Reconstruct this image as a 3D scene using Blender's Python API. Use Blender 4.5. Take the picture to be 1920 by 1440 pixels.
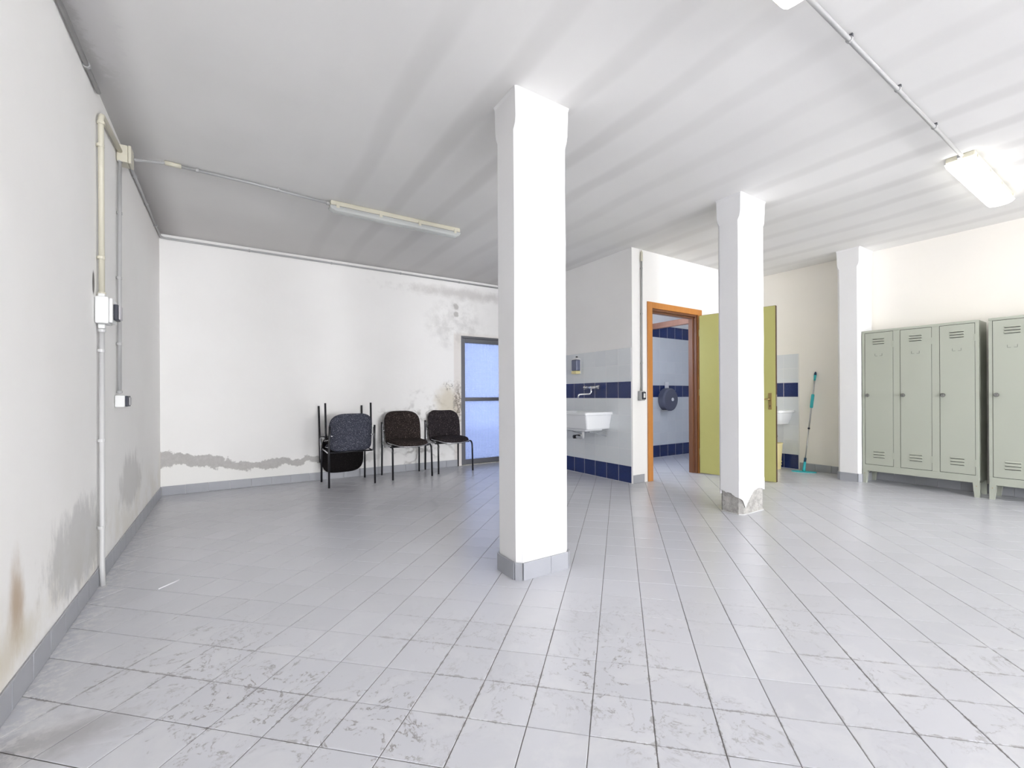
import bpy, bmesh, math, random
from mathutils import Vector, Matrix

random.seed(7)
for o in list(bpy.data.objects):
    bpy.data.objects.remove(o)
SC = bpy.context.scene
COL = SC.collection
PI = math.pi

# ------------------------------------------------------------------ camera
F_PX, CX, CY = 835.48, 992.99, 742.27
YAW, ROLL, CAM_H = math.radians(33.933), math.radians(0.309), 1.06
W_PX, H_PX = 1920.0, 1440.0
_R = Vector((math.cos(YAW), -math.sin(YAW), 0)); _U = Vector((0, 0, 1)); _F = Vector((math.sin(YAW), math.cos(YAW), 0))
_X = _R * math.cos(ROLL) - _U * math.sin(ROLL); _Y = _R * math.sin(ROLL) + _U * math.cos(ROLL)
cam_data = bpy.data.cameras.new('camera'); cam = bpy.data.objects.new('camera', cam_data); COL.objects.link(cam)
cam_data.sensor_fit = 'HORIZONTAL'; cam_data.sensor_width = 36.0
cam_data.lens = F_PX * 36.0 / W_PX
cam_data.shift_x = (W_PX / 2 - CX) / W_PX
cam_data.shift_y = (CY - H_PX / 2) / W_PX
cam_data.clip_start = 0.02
cam.matrix_world = Matrix(((_X.x, _Y.x, -_F.x, 0), (_X.y, _Y.y, -_F.y, 0), (_X.z, _Y.z, -_F.z, CAM_H), (0, 0, 0, 1)))
SC.camera = cam

# ------------------------------------------------------------------ world, light, exposure
world = bpy.data.worlds.new('world'); SC.world = world; world.use_nodes = True
_bg = world.node_tree.nodes['Background']
_bg.inputs['Color'].default_value = (0.66, 0.74, 1.0, 1)
_bg.inputs['Strength'].default_value = 1.5
SC.view_settings.view_transform = 'Standard'
SC.view_settings.look = 'None'
SC.view_settings.exposure = 0.6
SC.view_settings.gamma = 1.0
SC.view_settings.use_curve_mapping = False
SC.cycles.use_light_tree = False; SC.cycles.max_bounces = 8; SC.cycles.diffuse_bounces = 7; SC.cycles.glossy_bounces = 3
SC.cycles.transmission_bounces = 4; SC.cycles.transparent_max_bounces = 6
SC.cycles.use_adaptive_sampling = True; SC.cycles.adaptive_threshold = 0.05
SC.cycles.use_denoising = True; SC.cycles.sample_clamp_indirect = 8.0
SC.cycles.caustics_reflective = False; SC.cycles.caustics_refractive = False
TUBE_STRENGTH = 6.0
def area_light(name, loc, rot, sx, sy, power, color):
    d = bpy.data.lights.new(name, 'AREA'); d.shape = 'RECTANGLE'; d.size = sx; d.size_y = sy
    d.energy = power; d.color = color
    o = bpy.data.objects.new(name, d); COL.objects.link(o); o.location = loc; o.rotation_euler = rot
    return o
REAR_Y = -9.5
# fill light at the two unseen windows added behind the camera
area_light('window_fill_light', (1.1, REAR_Y + 0.02, 1.2), (PI / 2, 0, 0), 2.5, 1.6, 350, (0.965, 0.975, 1.0))
area_light('window_fill_light', (4.75, REAR_Y + 0.02, 1.2), (PI / 2, 0, 0), 2.5, 1.6, 285, (0.965, 0.975, 1.0))
# bluish fill light at the unseen window added to the washroom
area_light('window_fill_light', (4.65, 5.08, 1.85), (-PI / 2, 0, 0), 0.7, 0.6, 18, (0.72, 0.8, 1.0))

# ------------------------------------------------------------------ node helpers
class NT:
    def __init__(s, name):
        s.mat = bpy.data.materials.new(name); s.mat.use_nodes = True
        s.t = s.mat.node_tree; s.n = s.t.nodes; s.l = s.t.links
        s.b = s.n['Principled BSDF']; s.out = s.n['Material Output']
        s._pos = None
    def put(s, sock, v):
        if isinstance(v, (int, float)):
            sock.default_value = v
        elif isinstance(v, tuple):
            sock.default_value = v if len(v) == len(sock.default_value) else v + (1.0,)
        else:
            s.l.new(v, sock)
    def math(s, op, a, b=0.0, c=None, clamp=False):
        m = s.n.new('ShaderNodeMath'); m.operation = op; m.use_clamp = clamp
        s.put(m.inputs[0], a); s.put(m.inputs[1], b)
        if c is not None: s.put(m.inputs[2], c)
        return m.outputs[0]
    def pos(s):
        if s._pos is None:
            g = s.n.new('ShaderNodeNewGeometry'); x = s.n.new('ShaderNodeSeparateXYZ')
            s.l.new(g.outputs['Position'], x.inputs[0]); s._pos = (g.outputs['Position'], x.outputs)
        return s._pos
    def objc(s):
        c = s.n.new('ShaderNodeTexCoord'); return c.outputs['Object']
    def vec(s, x, y, z):
        c = s.n.new('ShaderNodeCombineXYZ')
        for i, v in enumerate((x, y, z)): s.put(c.inputs[i], v)
        return c.outputs[0]
    def noise(s, scale, detail=3.0, rough=0.5, vec=None, dist=0.0):
        n = s.n.new('ShaderNodeTexNoise'); n.inputs['Scale'].default_value = scale
        n.inputs['Detail'].default_value = detail; n.inputs['Roughness'].default_value = rough
        n.inputs['Distortion'].default_value = dist
        s.l.new(vec if vec is not None else s.pos()[0], n.inputs['Vector'])
        return n.outputs['Fac'] if 'Fac' in n.outputs else n.outputs[0]
    def smooth(s, v, lo, hi, a=0.0, b=1.0):
        m = s.n.new('ShaderNodeMapRange'); m.interpolation_type = 'SMOOTHSTEP'; m.clamp = True
        s.put(m.inputs[0], v); s.put(m.inputs[1], lo); s.put(m.inputs[2], hi); s.put(m.inputs[3], a); s.put(m.inputs[4], b)
        return m.outputs[0]
    def mix(s, f, a, b):
        m = s.n.new('ShaderNodeMix'); m.data_type = 'RGBA'
        s.put(m.inputs[0], f); s.put(m.inputs[6], a); s.put(m.inputs[7], b)
        return m.outputs[2]
    def bump(s, h, strength=0.2, dist=0.01):
        b = s.n.new('ShaderNodeBump'); b.inputs['Strength'].default_value = strength; b.inputs['Distance'].default_value = dist
        s.l.new(h, b.inputs['Height']); s.l.new(b.outputs[0], s.b.inputs['Normal'])
    def blob(s, p, q, cx, cz, rx, rz, soft=0.5, nz=None, amt=0.0):
        a = s.math('DIVIDE', s.math('SUBTRACT', p, cx), rx); b = s.math('DIVIDE', s.math('SUBTRACT', q, cz), rz)
        d = s.math('SQRT', s.math('ADD', s.math('MULTIPLY', a, a), s.math('MULTIPLY', b, b)))
        if nz is not None:
            d = s.math('ADD', d, s.math('MULTIPLY', s.math('SUBTRACT', nz, 0.5), amt))
        return s.smooth(d, 1.0, 1.0 - soft)
    def matte(s, col):
        '''swap the Principled shader for a plain diffuse one (painted plaster), keeping any bump'''
        d = s.n.new('ShaderNodeBsdfDiffuse'); s.put(d.inputs['Color'], col); s.l.new(d.outputs[0], s.out.inputs['Surface'])
        if s.b.inputs['Normal'].is_linked: s.l.new(s.b.inputs['Normal'].links[0].from_socket, d.inputs['Normal'])
        s.n.remove(s.b); return s.mat
    def set(s, **k):
        for a, v in k.items():
            s.put(s.b.inputs[{'color': 'Base Color', 'rough': 'Roughness', 'metal': 'Metallic', 'spec': 'Specular IOR Level',
                              'trans': 'Transmission Weight', 'ior': 'IOR', 'alpha': 'Alpha', 'coat': 'Coat Weight',
                              'emit': 'Emission Color', 'emits': 'Emission Strength'}[a]], v)
        return s.mat

def srgb(r, g, b):
    f = lambda c: (c / 255 / 12.92) if c / 255 <= 0.04045 else ((c / 255 + 0.055) / 1.055) ** 2.4
    return (f(r), f(g), f(b), 1.0)

def plain(name, col, rough=0.5, metal=0.0, spec=0.5, var=0.0):
    m = NT(name)
    if var:
        n = m.noise(6, 4); c2 = tuple(max(0, c * (1 - var)) for c in col[:3]) + (1.0,)
        m.set(color=m.mix(n, col, c2))
    else:
        m.set(color=col)
    return m.set(rough=rough, metal=metal, spec=spec)

# ------------------------------------------------------------------ materials
WALL = srgb(243, 242, 240)
GREYP = srgb(190, 187, 184)
def plaster(name, base=WALL, stains=None):
    m = NT(name)
    n = m.noise(1.3, 4); col = m.mix(m.smooth(n, 0.35, 0.75, 0, 0.28), base, srgb(232, 230, 227))
    if stains: col = stains(m, col)
    m.bump(m.noise(9, 2), 0.12, 0.02)
    return m.matte(col)

def stains_left(m, col):
    P, X = m.pos(); y, z = X[1], X[2]
    n = m.noise(3.0, 4, 0.62); n2 = m.noise(9.0, 5, 0.7, vec=m.vec(0.0, y, m.math('MULTIPLY', z, 0.45)))
    low = m.math('MULTIPLY', m.smooth(z, 0.55, 0.1), m.smooth(n, 0.4, 0.62))
    col = m.mix(m.math('MULTIPLY', low, 0.3), col, srgb(205, 196, 172))
    g1 = m.blob(y, z, 3.12, 0.33, 0.58, 0.26, 0.45, n2, 1.6)
    col = m.mix(m.math('MULTIPLY', g1, 0.45), col, srgb(158, 158, 158))
    g2 = m.blob(y, z, 4.5, 0.44, 0.55, 0.24, 0.5, n2, 1.7)
    col = m.mix(m.math('MULTIPLY', g2, 0.38), col, srgb(168, 166, 163))
    b1 = m.blob(y, z, 2.31, 0.34, 0.10, 0.22, 0.9, n2, 0.9)
    col = m.mix(m.math('MULTIPLY', b1, 0.75), col, srgb(176, 150, 118))
    b2 = m.blob(y, z, 2.2, 0.2, 0.45, 0.12, 0.9, n2, 1.2)
    col = m.mix(m.math('MULTIPLY', b2, 0.35), col, srgb(196, 182, 150))
    st = m.blob(y, z, 3.40, 1.70, 0.03, 0.08, 0.35, n2, 0.6)
    col = m.mix(m.math('MULTIPLY', st, 0.85), col, srgb(92, 88, 84))
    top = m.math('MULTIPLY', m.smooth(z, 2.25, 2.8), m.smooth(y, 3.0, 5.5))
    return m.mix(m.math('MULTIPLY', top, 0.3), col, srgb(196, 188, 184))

def stains_back(m, col):
    P, X = m.pos(); x, z = X[0], X[2]
    n = m.noise(3.2, 4, 0.6); n2 = m.noise(8.0, 5, 0.66); n3 = m.noise(28.0, 4, 0.7)
    # damp tide band above the skirting
    c = m.n.new('ShaderNodeFloatCurve'); cv = c.mapping.curves[0]
    for i, (px, pz) in enumerate(((0.0, 0.40), (0.18, 0.355), (0.28, 0.30), (0.42, 0.245), (0.55, 0.265), (0.64, 0.24), (0.74, 0.285), (0.85, 0.25), (1.0, 0.24))):
        if i < 1: cv.points[0].location = (px, pz)
        elif i == 8: cv.points[-1].location = (px, pz)
        else: cv.points.new(px, pz)
    c.mapping.update()
    s = m.smooth(x, -0.62, 1.35); s = m.math('DIVIDE', m.math('ADD', x, 0.62), 2.0, clamp=True)
    m.l.new(s, c.inputs['Value'])
    half = m.math('ADD', m.smooth(x, -0.62, 0.1, 0.06, 0.03), m.math('MULTIPLY', n, 0.035))
    dz = m.math('ADD', m.math('SUBTRACT', z, c.outputs[0]), m.math('MULTIPLY', m.math('SUBTRACT', n2, 0.5), 0.22))
    band = m.smooth(m.math('SUBTRACT', m.math('ABSOLUTE', dz), half), 0.008, -0.008)
    band = m.math('MULTIPLY', band, m.smooth(x, 1.9, 1.2))
    under = m.math('MULTIPLY', m.smooth(dz, 0.0, -0.03), m.smooth(x, 1.6, 0.4))
    col = m.mix(m.math('MULTIPLY', under, 0.35), col, srgb(238, 238, 232))
    col = m.mix(m.math('MULTIPLY', band, m.math('ADD', 0.5, m.math('MULTIPLY', n3, 0.4))), col, srgb(160, 157, 154))
    # damp patches beside and around the glass door
    d1 = m.blob(x, z, 2.35, 0.55, 0.75, 0.62, 0.6, n, 1.3)
    ridge = m.smooth(m.math('ABSOLUTE', m.math('SUBTRACT', m.noise(2.6, 3, 0.5), 0.5)), 0.035, 0.0)
    col = m.mix(m.math('MULTIPLY', m.math('MULTIPLY', d1, ridge), 0.6), col, srgb(140, 136, 132))
    col = m.mix(m.math('MULTIPLY', m.math('MULTIPLY', d1, m.smooth(n2, 0.5, 0.64)), 0.5), col, srgb(176, 172, 166))
    d2 = m.blob(x, z, 2.72, 0.95, 0.28, 0.36, 0.7, n, 1.0)
    col = m.mix(m.math('MULTIPLY', d2, 0.6), col, srgb(200, 188, 160))
    mold = m.math('MULTIPLY', m.blob(x, z, 2.88, 0.95, 0.11, 0.42, 0.7, n, 0.8), m.smooth(n3, 0.42, 0.56))
    mold2 = m.math('MULTIPLY', m.blob(x, z, 2.75, 1.22, 0.14, 0.10, 0.7, n, 0.8), m.smooth(n3, 0.5, 0.64))
    col = m.mix(m.math('MULTIPLY', m.math('MAXIMUM', mold, mold2), 0.88), col, srgb(66, 58, 44))
    d3 = m.blob(x, z, 2.9, 2.12, 0.65, 0.55, 0.7, n, 1.3)
    col = m.mix(m.math('MULTIPLY', m.math('MULTIPLY', d3, m.smooth(n2, 0.36, 0.68)), 0.34), col, srgb(166, 164, 160))
    for (a, b, r) in ((2.85, 2.30, 0.05), (2.85, 2.42, 0.055)):
        sp = m.blob(x, z, a, b, r, r * 1.1, 0.5, n3, 1.2); col = m.mix(m.math('MULTIPLY', sp, 0.55), col, srgb(140, 136, 130))
    col = m.mix(m.math('MULTIPLY', m.blob(x, z, 3.0, 2.62, 1.4, 0.13, 0.9, n2, 1.4), 0.4), col, srgb(150, 145, 140))
    frame = m.math('MULTIPLY', m.smooth(x, 2.80, 2.82), m.smooth(z, 2.05, 1.98))
    return m.mix(m.math('MULTIPLY', frame, 0.35), col, srgb(208, 196, 186))

def ceiling_mat():
    m = NT('ceiling_plaster'); P, X = m.pos(); x, y = X[0], X[1]
    n = m.noise(1.1, 3); n2 = m.noise(0.45, 1)
    col = m.mix(m.smooth(n, 0.3, 0.75, 0, 0.35), srgb(236, 235, 233), srgb(220, 219, 217))
    ph = m.math('MULTIPLY', m.math('SUBTRACT', m.math('ADD', x, m.math('MULTIPLY', m.math('SUBTRACT', m.noise(0.8, 2), 0.5), 0.14)), 0.87), 2 * PI / 0.42)
    st = m.smooth(m.math('COSINE', ph), 0.15, 1.0)
    st = m.math('MULTIPLY', st, m.math('ADD', m.smooth(n2, 0.30, 0.62, 0.35, 1.0), 0))
    st = m.math('MULTIPLY', st, m.math('MAXIMUM', m.smooth(x, 0.3, 1.2), 0.0))
    col = m.mix(m.math('MULTIPLY', st, 0.17), col, srgb(142, 138, 134))
    back_tone = m.math('MULTIPLY', m.smooth(y, 4.2, 6.1), 0.35)  # ceiling colour darkens towards the back wall
    col = m.mix(back_tone, col, srgb(176, 171, 170))
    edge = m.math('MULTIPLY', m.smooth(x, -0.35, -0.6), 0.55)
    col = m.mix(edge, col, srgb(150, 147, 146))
    peel = m.math('MULTIPLY', m.blob(x, y, -0.52, 2.9, 0.09, 0.5, 0.5, m.noise(20, 3, 0.7), 2.0), 0.6)
    col = m.mix(peel, col, srgb(214, 212, 212))
    return m.matte(col)

TILE_P, TILE_ANG = 0.2005, math.radians(45.32)
TS, TC = math.sin(TILE_ANG), math.cos(TILE_ANG)
A0, B0 = 1.7985, 0.1035     # one grid crossing in tile axes
def floor_mat():
    m = NT('floor_tile_glaze'); P, X = m.pos(); x, y = X[0], X[1]
    a = m.math('ADD', m.math('MULTIPLY', x, TS), m.math('MULTIPLY', y, TC)); b = m.math('SUBTRACT', m.math('MULTIPLY', x, TC), m.math('MULTIPLY', y, TS))
    ia = m.math('FLOOR', m.math('DIVIDE', m.math('SUBTRACT', a, A0), TILE_P)); ib = m.math('FLOOR', m.math('DIVIDE', m.math('SUBTRACT', b, B0), TILE_P))
    w = m.n.new('ShaderNodeTexWhiteNoise'); m.l.new(m.vec(ia, ib, 0.5), w.inputs['Vector'])
    col = m.mix(w.outputs['Value'], srgb(202, 203, 209), srgb(207, 208, 214))
    n = m.noise(1.7, 3, 0.55); n2 = m.noise(5.5, 5, 0.68, dist=0.6); n3 = m.noise(26, 3, 0.7)
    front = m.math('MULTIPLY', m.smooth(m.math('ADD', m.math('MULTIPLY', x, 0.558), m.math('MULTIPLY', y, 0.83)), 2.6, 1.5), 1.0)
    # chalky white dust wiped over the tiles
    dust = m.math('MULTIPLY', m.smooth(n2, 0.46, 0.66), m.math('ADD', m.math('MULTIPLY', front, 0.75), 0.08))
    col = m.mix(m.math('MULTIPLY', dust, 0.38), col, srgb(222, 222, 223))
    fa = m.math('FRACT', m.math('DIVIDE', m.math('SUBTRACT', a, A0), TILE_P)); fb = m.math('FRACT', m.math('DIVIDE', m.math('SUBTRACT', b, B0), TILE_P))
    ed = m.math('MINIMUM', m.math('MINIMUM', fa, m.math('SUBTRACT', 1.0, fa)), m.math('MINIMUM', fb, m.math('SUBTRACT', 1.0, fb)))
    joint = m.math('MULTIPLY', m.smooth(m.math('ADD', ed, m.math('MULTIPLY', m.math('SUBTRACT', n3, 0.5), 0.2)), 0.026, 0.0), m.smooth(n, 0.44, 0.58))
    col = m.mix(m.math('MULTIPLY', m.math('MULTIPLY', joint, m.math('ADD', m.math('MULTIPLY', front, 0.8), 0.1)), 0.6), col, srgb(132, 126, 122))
    # dirt curls
    ridge = m.smooth(m.math('ABSOLUTE', m.math('SUBTRACT', n2, 0.5)), 0.028, 0.0)
    area = m.math('MULTIPLY', m.smooth(n, 0.47, 0.62), 0.6)
    for (ax, ay, ra) in ((-0.08, 2.3, 0.42), (0.05, 1.85, 0.4), (0.35, 1.45, 0.35), (1.55, 1.5, 0.4), (1.2, 1.2, 0.35), (2.2, 1.1, 0.3)):
        area = m.math('MAXIMUM', area, m.blob(x, y, ax, ay, ra, ra, 0.7, n, 1.0))
    dirt = m.math('MULTIPLY', m.math('MULTIPLY', ridge, m.smooth(n3, 0.42, 0.6)), m.math('MULTIPLY', area, front))
    col = m.mix(m.math('MULTIPLY', dirt, 0.75), col, srgb(128, 121, 116))
    speck = m.math('MULTIPLY', m.smooth(n3, 0.70, 0.76), m.math('MULTIPLY', area, front))
    col = m.mix(m.math('MULTIPLY', speck, 0.55), col, srgb(120, 112, 106))
    corner = m.blob(x, y, -0.46, 1.98, 0.26, 0.16, 0.9, n2, 1.2)
    col = m.mix(m.math('MULTIPLY', corner, 0.45), col, srgb(132, 126, 120))
    chalk = m.math('MULTIPLY', m.smooth(x, -0.42, -0.62), m.smooth(n3, 0.45, 0.62))
    col = m.mix(m.math('MULTIPLY', chalk, 0.6), col, srgb(232, 231, 229))
    back = m.smooth(y, 3.2, 5.6)  # shade between pillar and chairs painted into the floor colour
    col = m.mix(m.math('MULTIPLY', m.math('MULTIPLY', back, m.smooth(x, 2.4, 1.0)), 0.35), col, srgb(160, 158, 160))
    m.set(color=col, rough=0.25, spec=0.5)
    return m.mat

def wall_tile_mat(name, c1, c2, speck=None):
    m = NT(name)
    oi = m.n.new('ShaderNodeObjectInfo'); col = m.mix(oi.outputs['Random'], c1, c2)
    if speck: col = m.mix(m.math('MULTIPLY', m.smooth(m.noise(170, 2), 0.52, 0.68), 0.5), col, speck)
    m.bump(m.noise(10, 2), 0.03, 0.01)
    return m.set(color=col, rough=0.18, spec=0.5)

def fabric(name, dark, light):
    m = NT(name); o = m.objc()
    n = m.noise(120, 2, 0.7, vec=o); n2 = m.noise(12, 3, vec=o)
    col = m.mix(m.math('MULTIPLY', n2, 0.5), dark, tuple(c * 1.7 for c in dark[:3]) + (1.0,))
    m.set(color=m.mix(m.smooth(n, 0.56, 0.68), col, light), rough=0.95, spec=0.1)
    m.bump(n, 0.3, 0.002)
    return m.mat

def wood(name, c1, c2, rough=0.4):
    m = NT(name); P, X = m.pos()
    v = m.vec(m.math('MULTIPLY', X[0], 30), m.math('MULTIPLY', X[1], 30), m.math('MULTIPLY', X[2], 1.5))
    m.set(color=m.mix(m.noise(1.0, 4, 0.6, vec=v), c1, c2), rough=rough)
    return m.mat

def concrete_mat():
    m = NT('bare_concrete'); n = m.noise(22, 6, 0.7); n2 = m.noise(70, 3)
    col = m.mix(m.smooth(n, 0.3, 0.7), srgb(150, 148, 144), srgb(188, 186, 182))
    col = m.mix(m.smooth(n2, 0.66, 0.72), col, srgb(98, 96, 94))
    m.bump(n, 0.6, 0.01)
    return m.set(color=col, rough=0.95, spec=0.1)

def reeded_glass(name, tint):
    m = NT(name); P, X = m.pos()
    wv = m.math('SINE', m.math('MULTIPLY', X[0], 2 * PI / 0.028)); wv2 = m.math('SINE', m.math('MULTIPLY', X[2], 2 * PI / 0.028))
    h = m.math('ADD', wv, m.math('MULTIPLY', wv2, 0.6))
    b = m.n.new('ShaderNodeBump'); b.inputs['Strength'].default_value = 0.55; b.inputs['Distance'].default_value = 0.006
    m.l.new(h, b.inputs['Height'])
    tr = m.n.new('ShaderNodeBsdfTranslucent'); tr.inputs['Color'].default_value = tint
    rf = m.n.new('ShaderNodeBsdfRefraction'); rf.inputs['Roughness'].default_value = 0.12; rf.inputs['IOR'].default_value = 1.25
    rf.inputs['Color'].default_value = tint
    gl = m.n.new('ShaderNodeBsdfGlossy'); gl.inputs['Roughness'].default_value = 0.15
    for s in (tr, rf, gl): m.l.new(b.outputs[0], s.inputs['Normal'])
    m1 = m.n.new('ShaderNodeMixShader'); m1.inputs[0].default_value = 0.45; m.l.new(tr.outputs[0], m1.inputs[1]); m.l.new(rf.outputs[0], m1.inputs[2])
    m2 = m.n.new('ShaderNodeMixShader'); m2.inputs[0].default_value = 0.06; m.l.new(m1.outputs[0], m2.inputs[1]); m.l.new(gl.outputs[0], m2.inputs[2])
    m.l.new(m2.outputs[0], m.out.inputs['Surface'])
    return m.mat

def clear_plastic(name, tint, alpha):
    m = NT(name); m.n.remove(m.b)
    t = m.n.new('ShaderNodeBsdfTransparent'); t.inputs[0].default_value = tint
    d = m.n.new('ShaderNodeBsdfPrincipled'); d.inputs['Base Color'].default_value = tint; d.inputs['Roughness'].default_value = 0.2
    x = m.n.new('ShaderNodeMixShader'); x.inputs[0].default_value = alpha
    m.l.new(t.outputs[0], x.inputs[1]); m.l.new(d.outputs[0], x.inputs[2]); m.l.new(x.outputs[0], m.out.inputs['Surface'])
    return m.mat

def glow(name, col, strength):
    m = NT(name); return m.set(color=col, emit=col, emits=strength, rough=0.3)

M = {}
M['wall'] = plaster('white_plaster'); M['wall_left'] = plaster('damp_plaster', stains=stains_left)
M['wall_back'] = plaster('mouldy_plaster', stains=stains_back)
M['wall_warm'] = plaster('warm_plaster', base=srgb(244, 240, 232))
M['pillar'] = plaster('pillar_plaster', base=srgb(232, 232, 233))
M['ceiling'] = ceiling_mat(); M['floor'] = floor_mat()
M['grout'] = plain('dark_grout', srgb(112, 108, 106), 0.9); M['wgrout'] = plain('pale_grout', srgb(228, 228, 230), 0.9)
M['skirt'] = plain('skirting_glaze', srgb(166, 168, 174), 0.35, var=0.12)
M['tile'] = wall_tile_mat('grey_wall_tile', srgb(218, 222, 225), srgb(224, 228, 230))
M['blue'] = wall_tile_mat('blue_wall_tile', srgb(27, 43, 96), srgb(32, 50, 106), srgb(70, 94, 150))
M['concrete'] = concrete_mat()
M['pvc'] = plain('grey_conduit', srgb(172, 172, 172), 0.45); M['cream'] = plain('cream_plastic', srgb(205, 201, 184), 0.45)
M['lightpvc'] = plain('light_grey_conduit', srgb(200, 200, 200), 0.45); M['pvcw'] = plain('white_plastic', srgb(226, 227, 226), 0.4); M['dark'] = plain('dark_plastic', srgb(38, 42, 56), 0.4)
M['pale'] = plain('pale_grey_plastic', srgb(178, 176, 180), 0.4)
M['steel'] = plain('chrome', (0.75, 0.76, 0.78, 1), 0.12, 1.0); M['brushed'] = plain('brushed_steel', (0.55, 0.55, 0.56, 1), 0.3, 1.0)
M['knob'] = plain('dull_steel', (0.32, 0.32, 0.31, 1), 0.35, 0.9); M['black'] = plain('black_paint', srgb(24, 24, 30), 0.35); M['rail'] = plain('chair_chrome', (0.6, 0.6, 0.63, 1), 0.2, 1.0)
M['fab_brown'] = fabric('brown_black_fabric', srgb(40, 34, 33), srgb(120, 108, 102))
M['fab_dark'] = fabric('charcoal_fabric', srgb(38, 34, 37), srgb(112, 104, 104))
M['fab_blue'] = fabric('slate_blue_fabric', srgb(58, 60, 70), srgb(150, 152, 164))
M['fab_shaded'] = fabric('shaded_black_fabric', srgb(22, 20, 21), srgb(52, 48, 48))  # deep shade on the upturned chair put into its fabric colour
M['locker'] = plain('locker_paint', srgb(176, 180, 167), 0.38); M['holder'] = plain('label_holder_edge', srgb(128, 130, 122), 0.5); M['gap'] = plain('locker_gap', srgb(40, 42, 38), 0.8)
M['orange_wood'] = wood('orange_wood', srgb(186, 118, 52), srgb(206, 140, 70)); M['beam_wood'] = wood('reddish_beam_wood', srgb(150, 108, 88), srgb(172, 128, 106)); M['brown_wood'] = wood('brown_wood', srgb(104, 66, 42), srgb(128, 84, 56))
M['green'] = plain('olive_green_laminate', srgb(180, 177, 108), 0.4, var=0.05); M['edge'] = plain('dark_brown_edge', srgb(70, 46, 30), 0.5)
M['brass'] = plain('aged_brass', (0.42, 0.31, 0.13, 1), 0.35, 0.9)
M['alu'] = plain('grey_aluminium', srgb(104, 105, 110), 0.4, 0.4); M['glass'] = reeded_glass('daylight_tinted_glass', (0.80, 0.86, 1, 1)); M['frost'] = reeded_glass('frosted_glass', (0.95, 0.97, 1, 1))  # blue of the daylight outside tinted into the door glass colour
M['ceramic'] = plain('white_ceramic', srgb(236, 238, 240), 0.12); M['teal'] = plain('teal_plastic', srgb(52, 178, 186), 0.4)
M['navy'] = plain('navy_plastic', srgb(20, 62, 92), 0.4); M['yellow'] = plain('pale_yellow_plastic', srgb(232, 220, 164), 0.45)
M['smoke'] = clear_plastic('smoky_plastic', (0.16, 0.17, 0.24, 1), 0.72); M['soap'] = clear_plastic('blue_grey_plastic', (0.2, 0.22, 0.32, 1), 0.8)
M['diff_off'] = clear_plastic('clear_diffuser', (0.86, 0.88, 0.86, 1), 0.55); M['tubeoff'] = plain('unlit_tube', srgb(236, 238, 236), 0.25)
M['diff_on'] = glow('lit_diffuser', (1.0, 0.985, 0.95, 1), TUBE_STRENGTH); M['diff_dim'] = glow('dimly_lit_diffuser', (1.0, 0.985, 0.96, 1), TUBE_STRENGTH * 0.45); M['paper'] = plain('white_paper', srgb(238, 238, 240), 0.8)
M['paving'] = plain('outside_paving', srgb(170, 172, 176), 0.9)

# ------------------------------------------------------------------ mesh helpers
def finish(name, bm, mat, parent=None, smooth=False, kind=None):
    me = bpy.data.meshes.new(name); bmesh.ops.recalc_face_normals(bm, faces=bm.faces); bm.to_mesh(me); bm.free()
    if mat: me.materials.append(mat)
    if smooth:
        for p in me.polygons: p.use_smooth = True
    o = bpy.data.objects.new(name, me); COL.objects.link(o)
    if parent: o.parent = parent
    if kind: o['kind'] = kind
    return o
def box(bm, x0, x1, y0, y1, z0, z1, bev=0.0, seg=2):
    r = bmesh.ops.create_cube(bm, size=1.0)
    vs = r['verts']
    for v in vs:
        v.co = Vector(((x0 + x1) / 2 + v.co.x * (x1 - x0), (y0 + y1) / 2 + v.co.y * (y1 - y0), (z0 + z1) / 2 + v.co.z * (z1 - z0)))
    if bev > 0:
        es = set(e for v in vs for e in v.link_edges)
        bmesh.ops.bevel(bm, geom=list(es), offset=bev, segments=seg, affect='EDGES', profile=0.5)
def boxo(name, mat, parent, x0, x1, y0, y1, z0, z1, bev=0.0, kind=None):
    bm = bmesh.new(); box(bm, x0, x1, y0, y1, z0, z1, bev); return finish(name, bm, mat, parent, kind=kind)
def tube(bm, pts, r, seg=10, cap=True, radii=None):
    pts = [Vector(p) for p in pts]; rings = []; n = len(pts); up = None
    for i, p in enumerate(pts):
        d = (pts[min(i + 1, n - 1)] - pts[max(i - 1, 0)]).normalized()
        if up is None:
            up = Vector((0, 0, 1)) if abs(d.z) < 0.9 else Vector((1, 0, 0))
        a = d.cross(up).normalized(); b = d.cross(a).normalized(); up = b.cross(d) if False else up
        if abs(d.dot(up)) > 0.95:
            up = a; a = d.cross(up).normalized(); b = d.cross(a).normalized()
        rr = radii[i] if radii else r
        rings.append([bm.verts.new(p + (a * math.cos(2 * PI * k / seg) + b * math.sin(2 * PI * k / seg)) * rr) for k in range(seg)])
    for i in range(n - 1):
        # match ring phase to the closest vertex so a change of frame does not twist the skin
        off = min(range(seg), key=lambda q: (rings[i + 1][q].co - rings[i][0].co - (pts[i + 1] - pts[i])).length)
        rev = (rings[i + 1][(off + 1) % seg].co - pts[i + 1] - (rings[i][1].co - pts[i])).length > (rings[i + 1][(off - 1) % seg].co - pts[i + 1] - (rings[i][1].co - pts[i])).length
        rings[i + 1] = [rings[i + 1][(off - k) % seg if rev else (off + k) % seg] for k in range(seg)]
        for k in range(seg):
            bm.faces.new((rings[i][k], rings[i][(k + 1) % seg], rings[i + 1][(k + 1) % seg], rings[i + 1][k]))
    if cap:
        bm.faces.new(rings[0]); bm.faces.new(rings[-1])
def tubeo(name, mat, parent, pts, r, seg=10, radii=None):
    bm = bmesh.new(); tube(bm, pts, r, seg, True, radii); return finish(name, bm, mat, parent, smooth=len(pts) > 2 or seg > 8)
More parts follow.
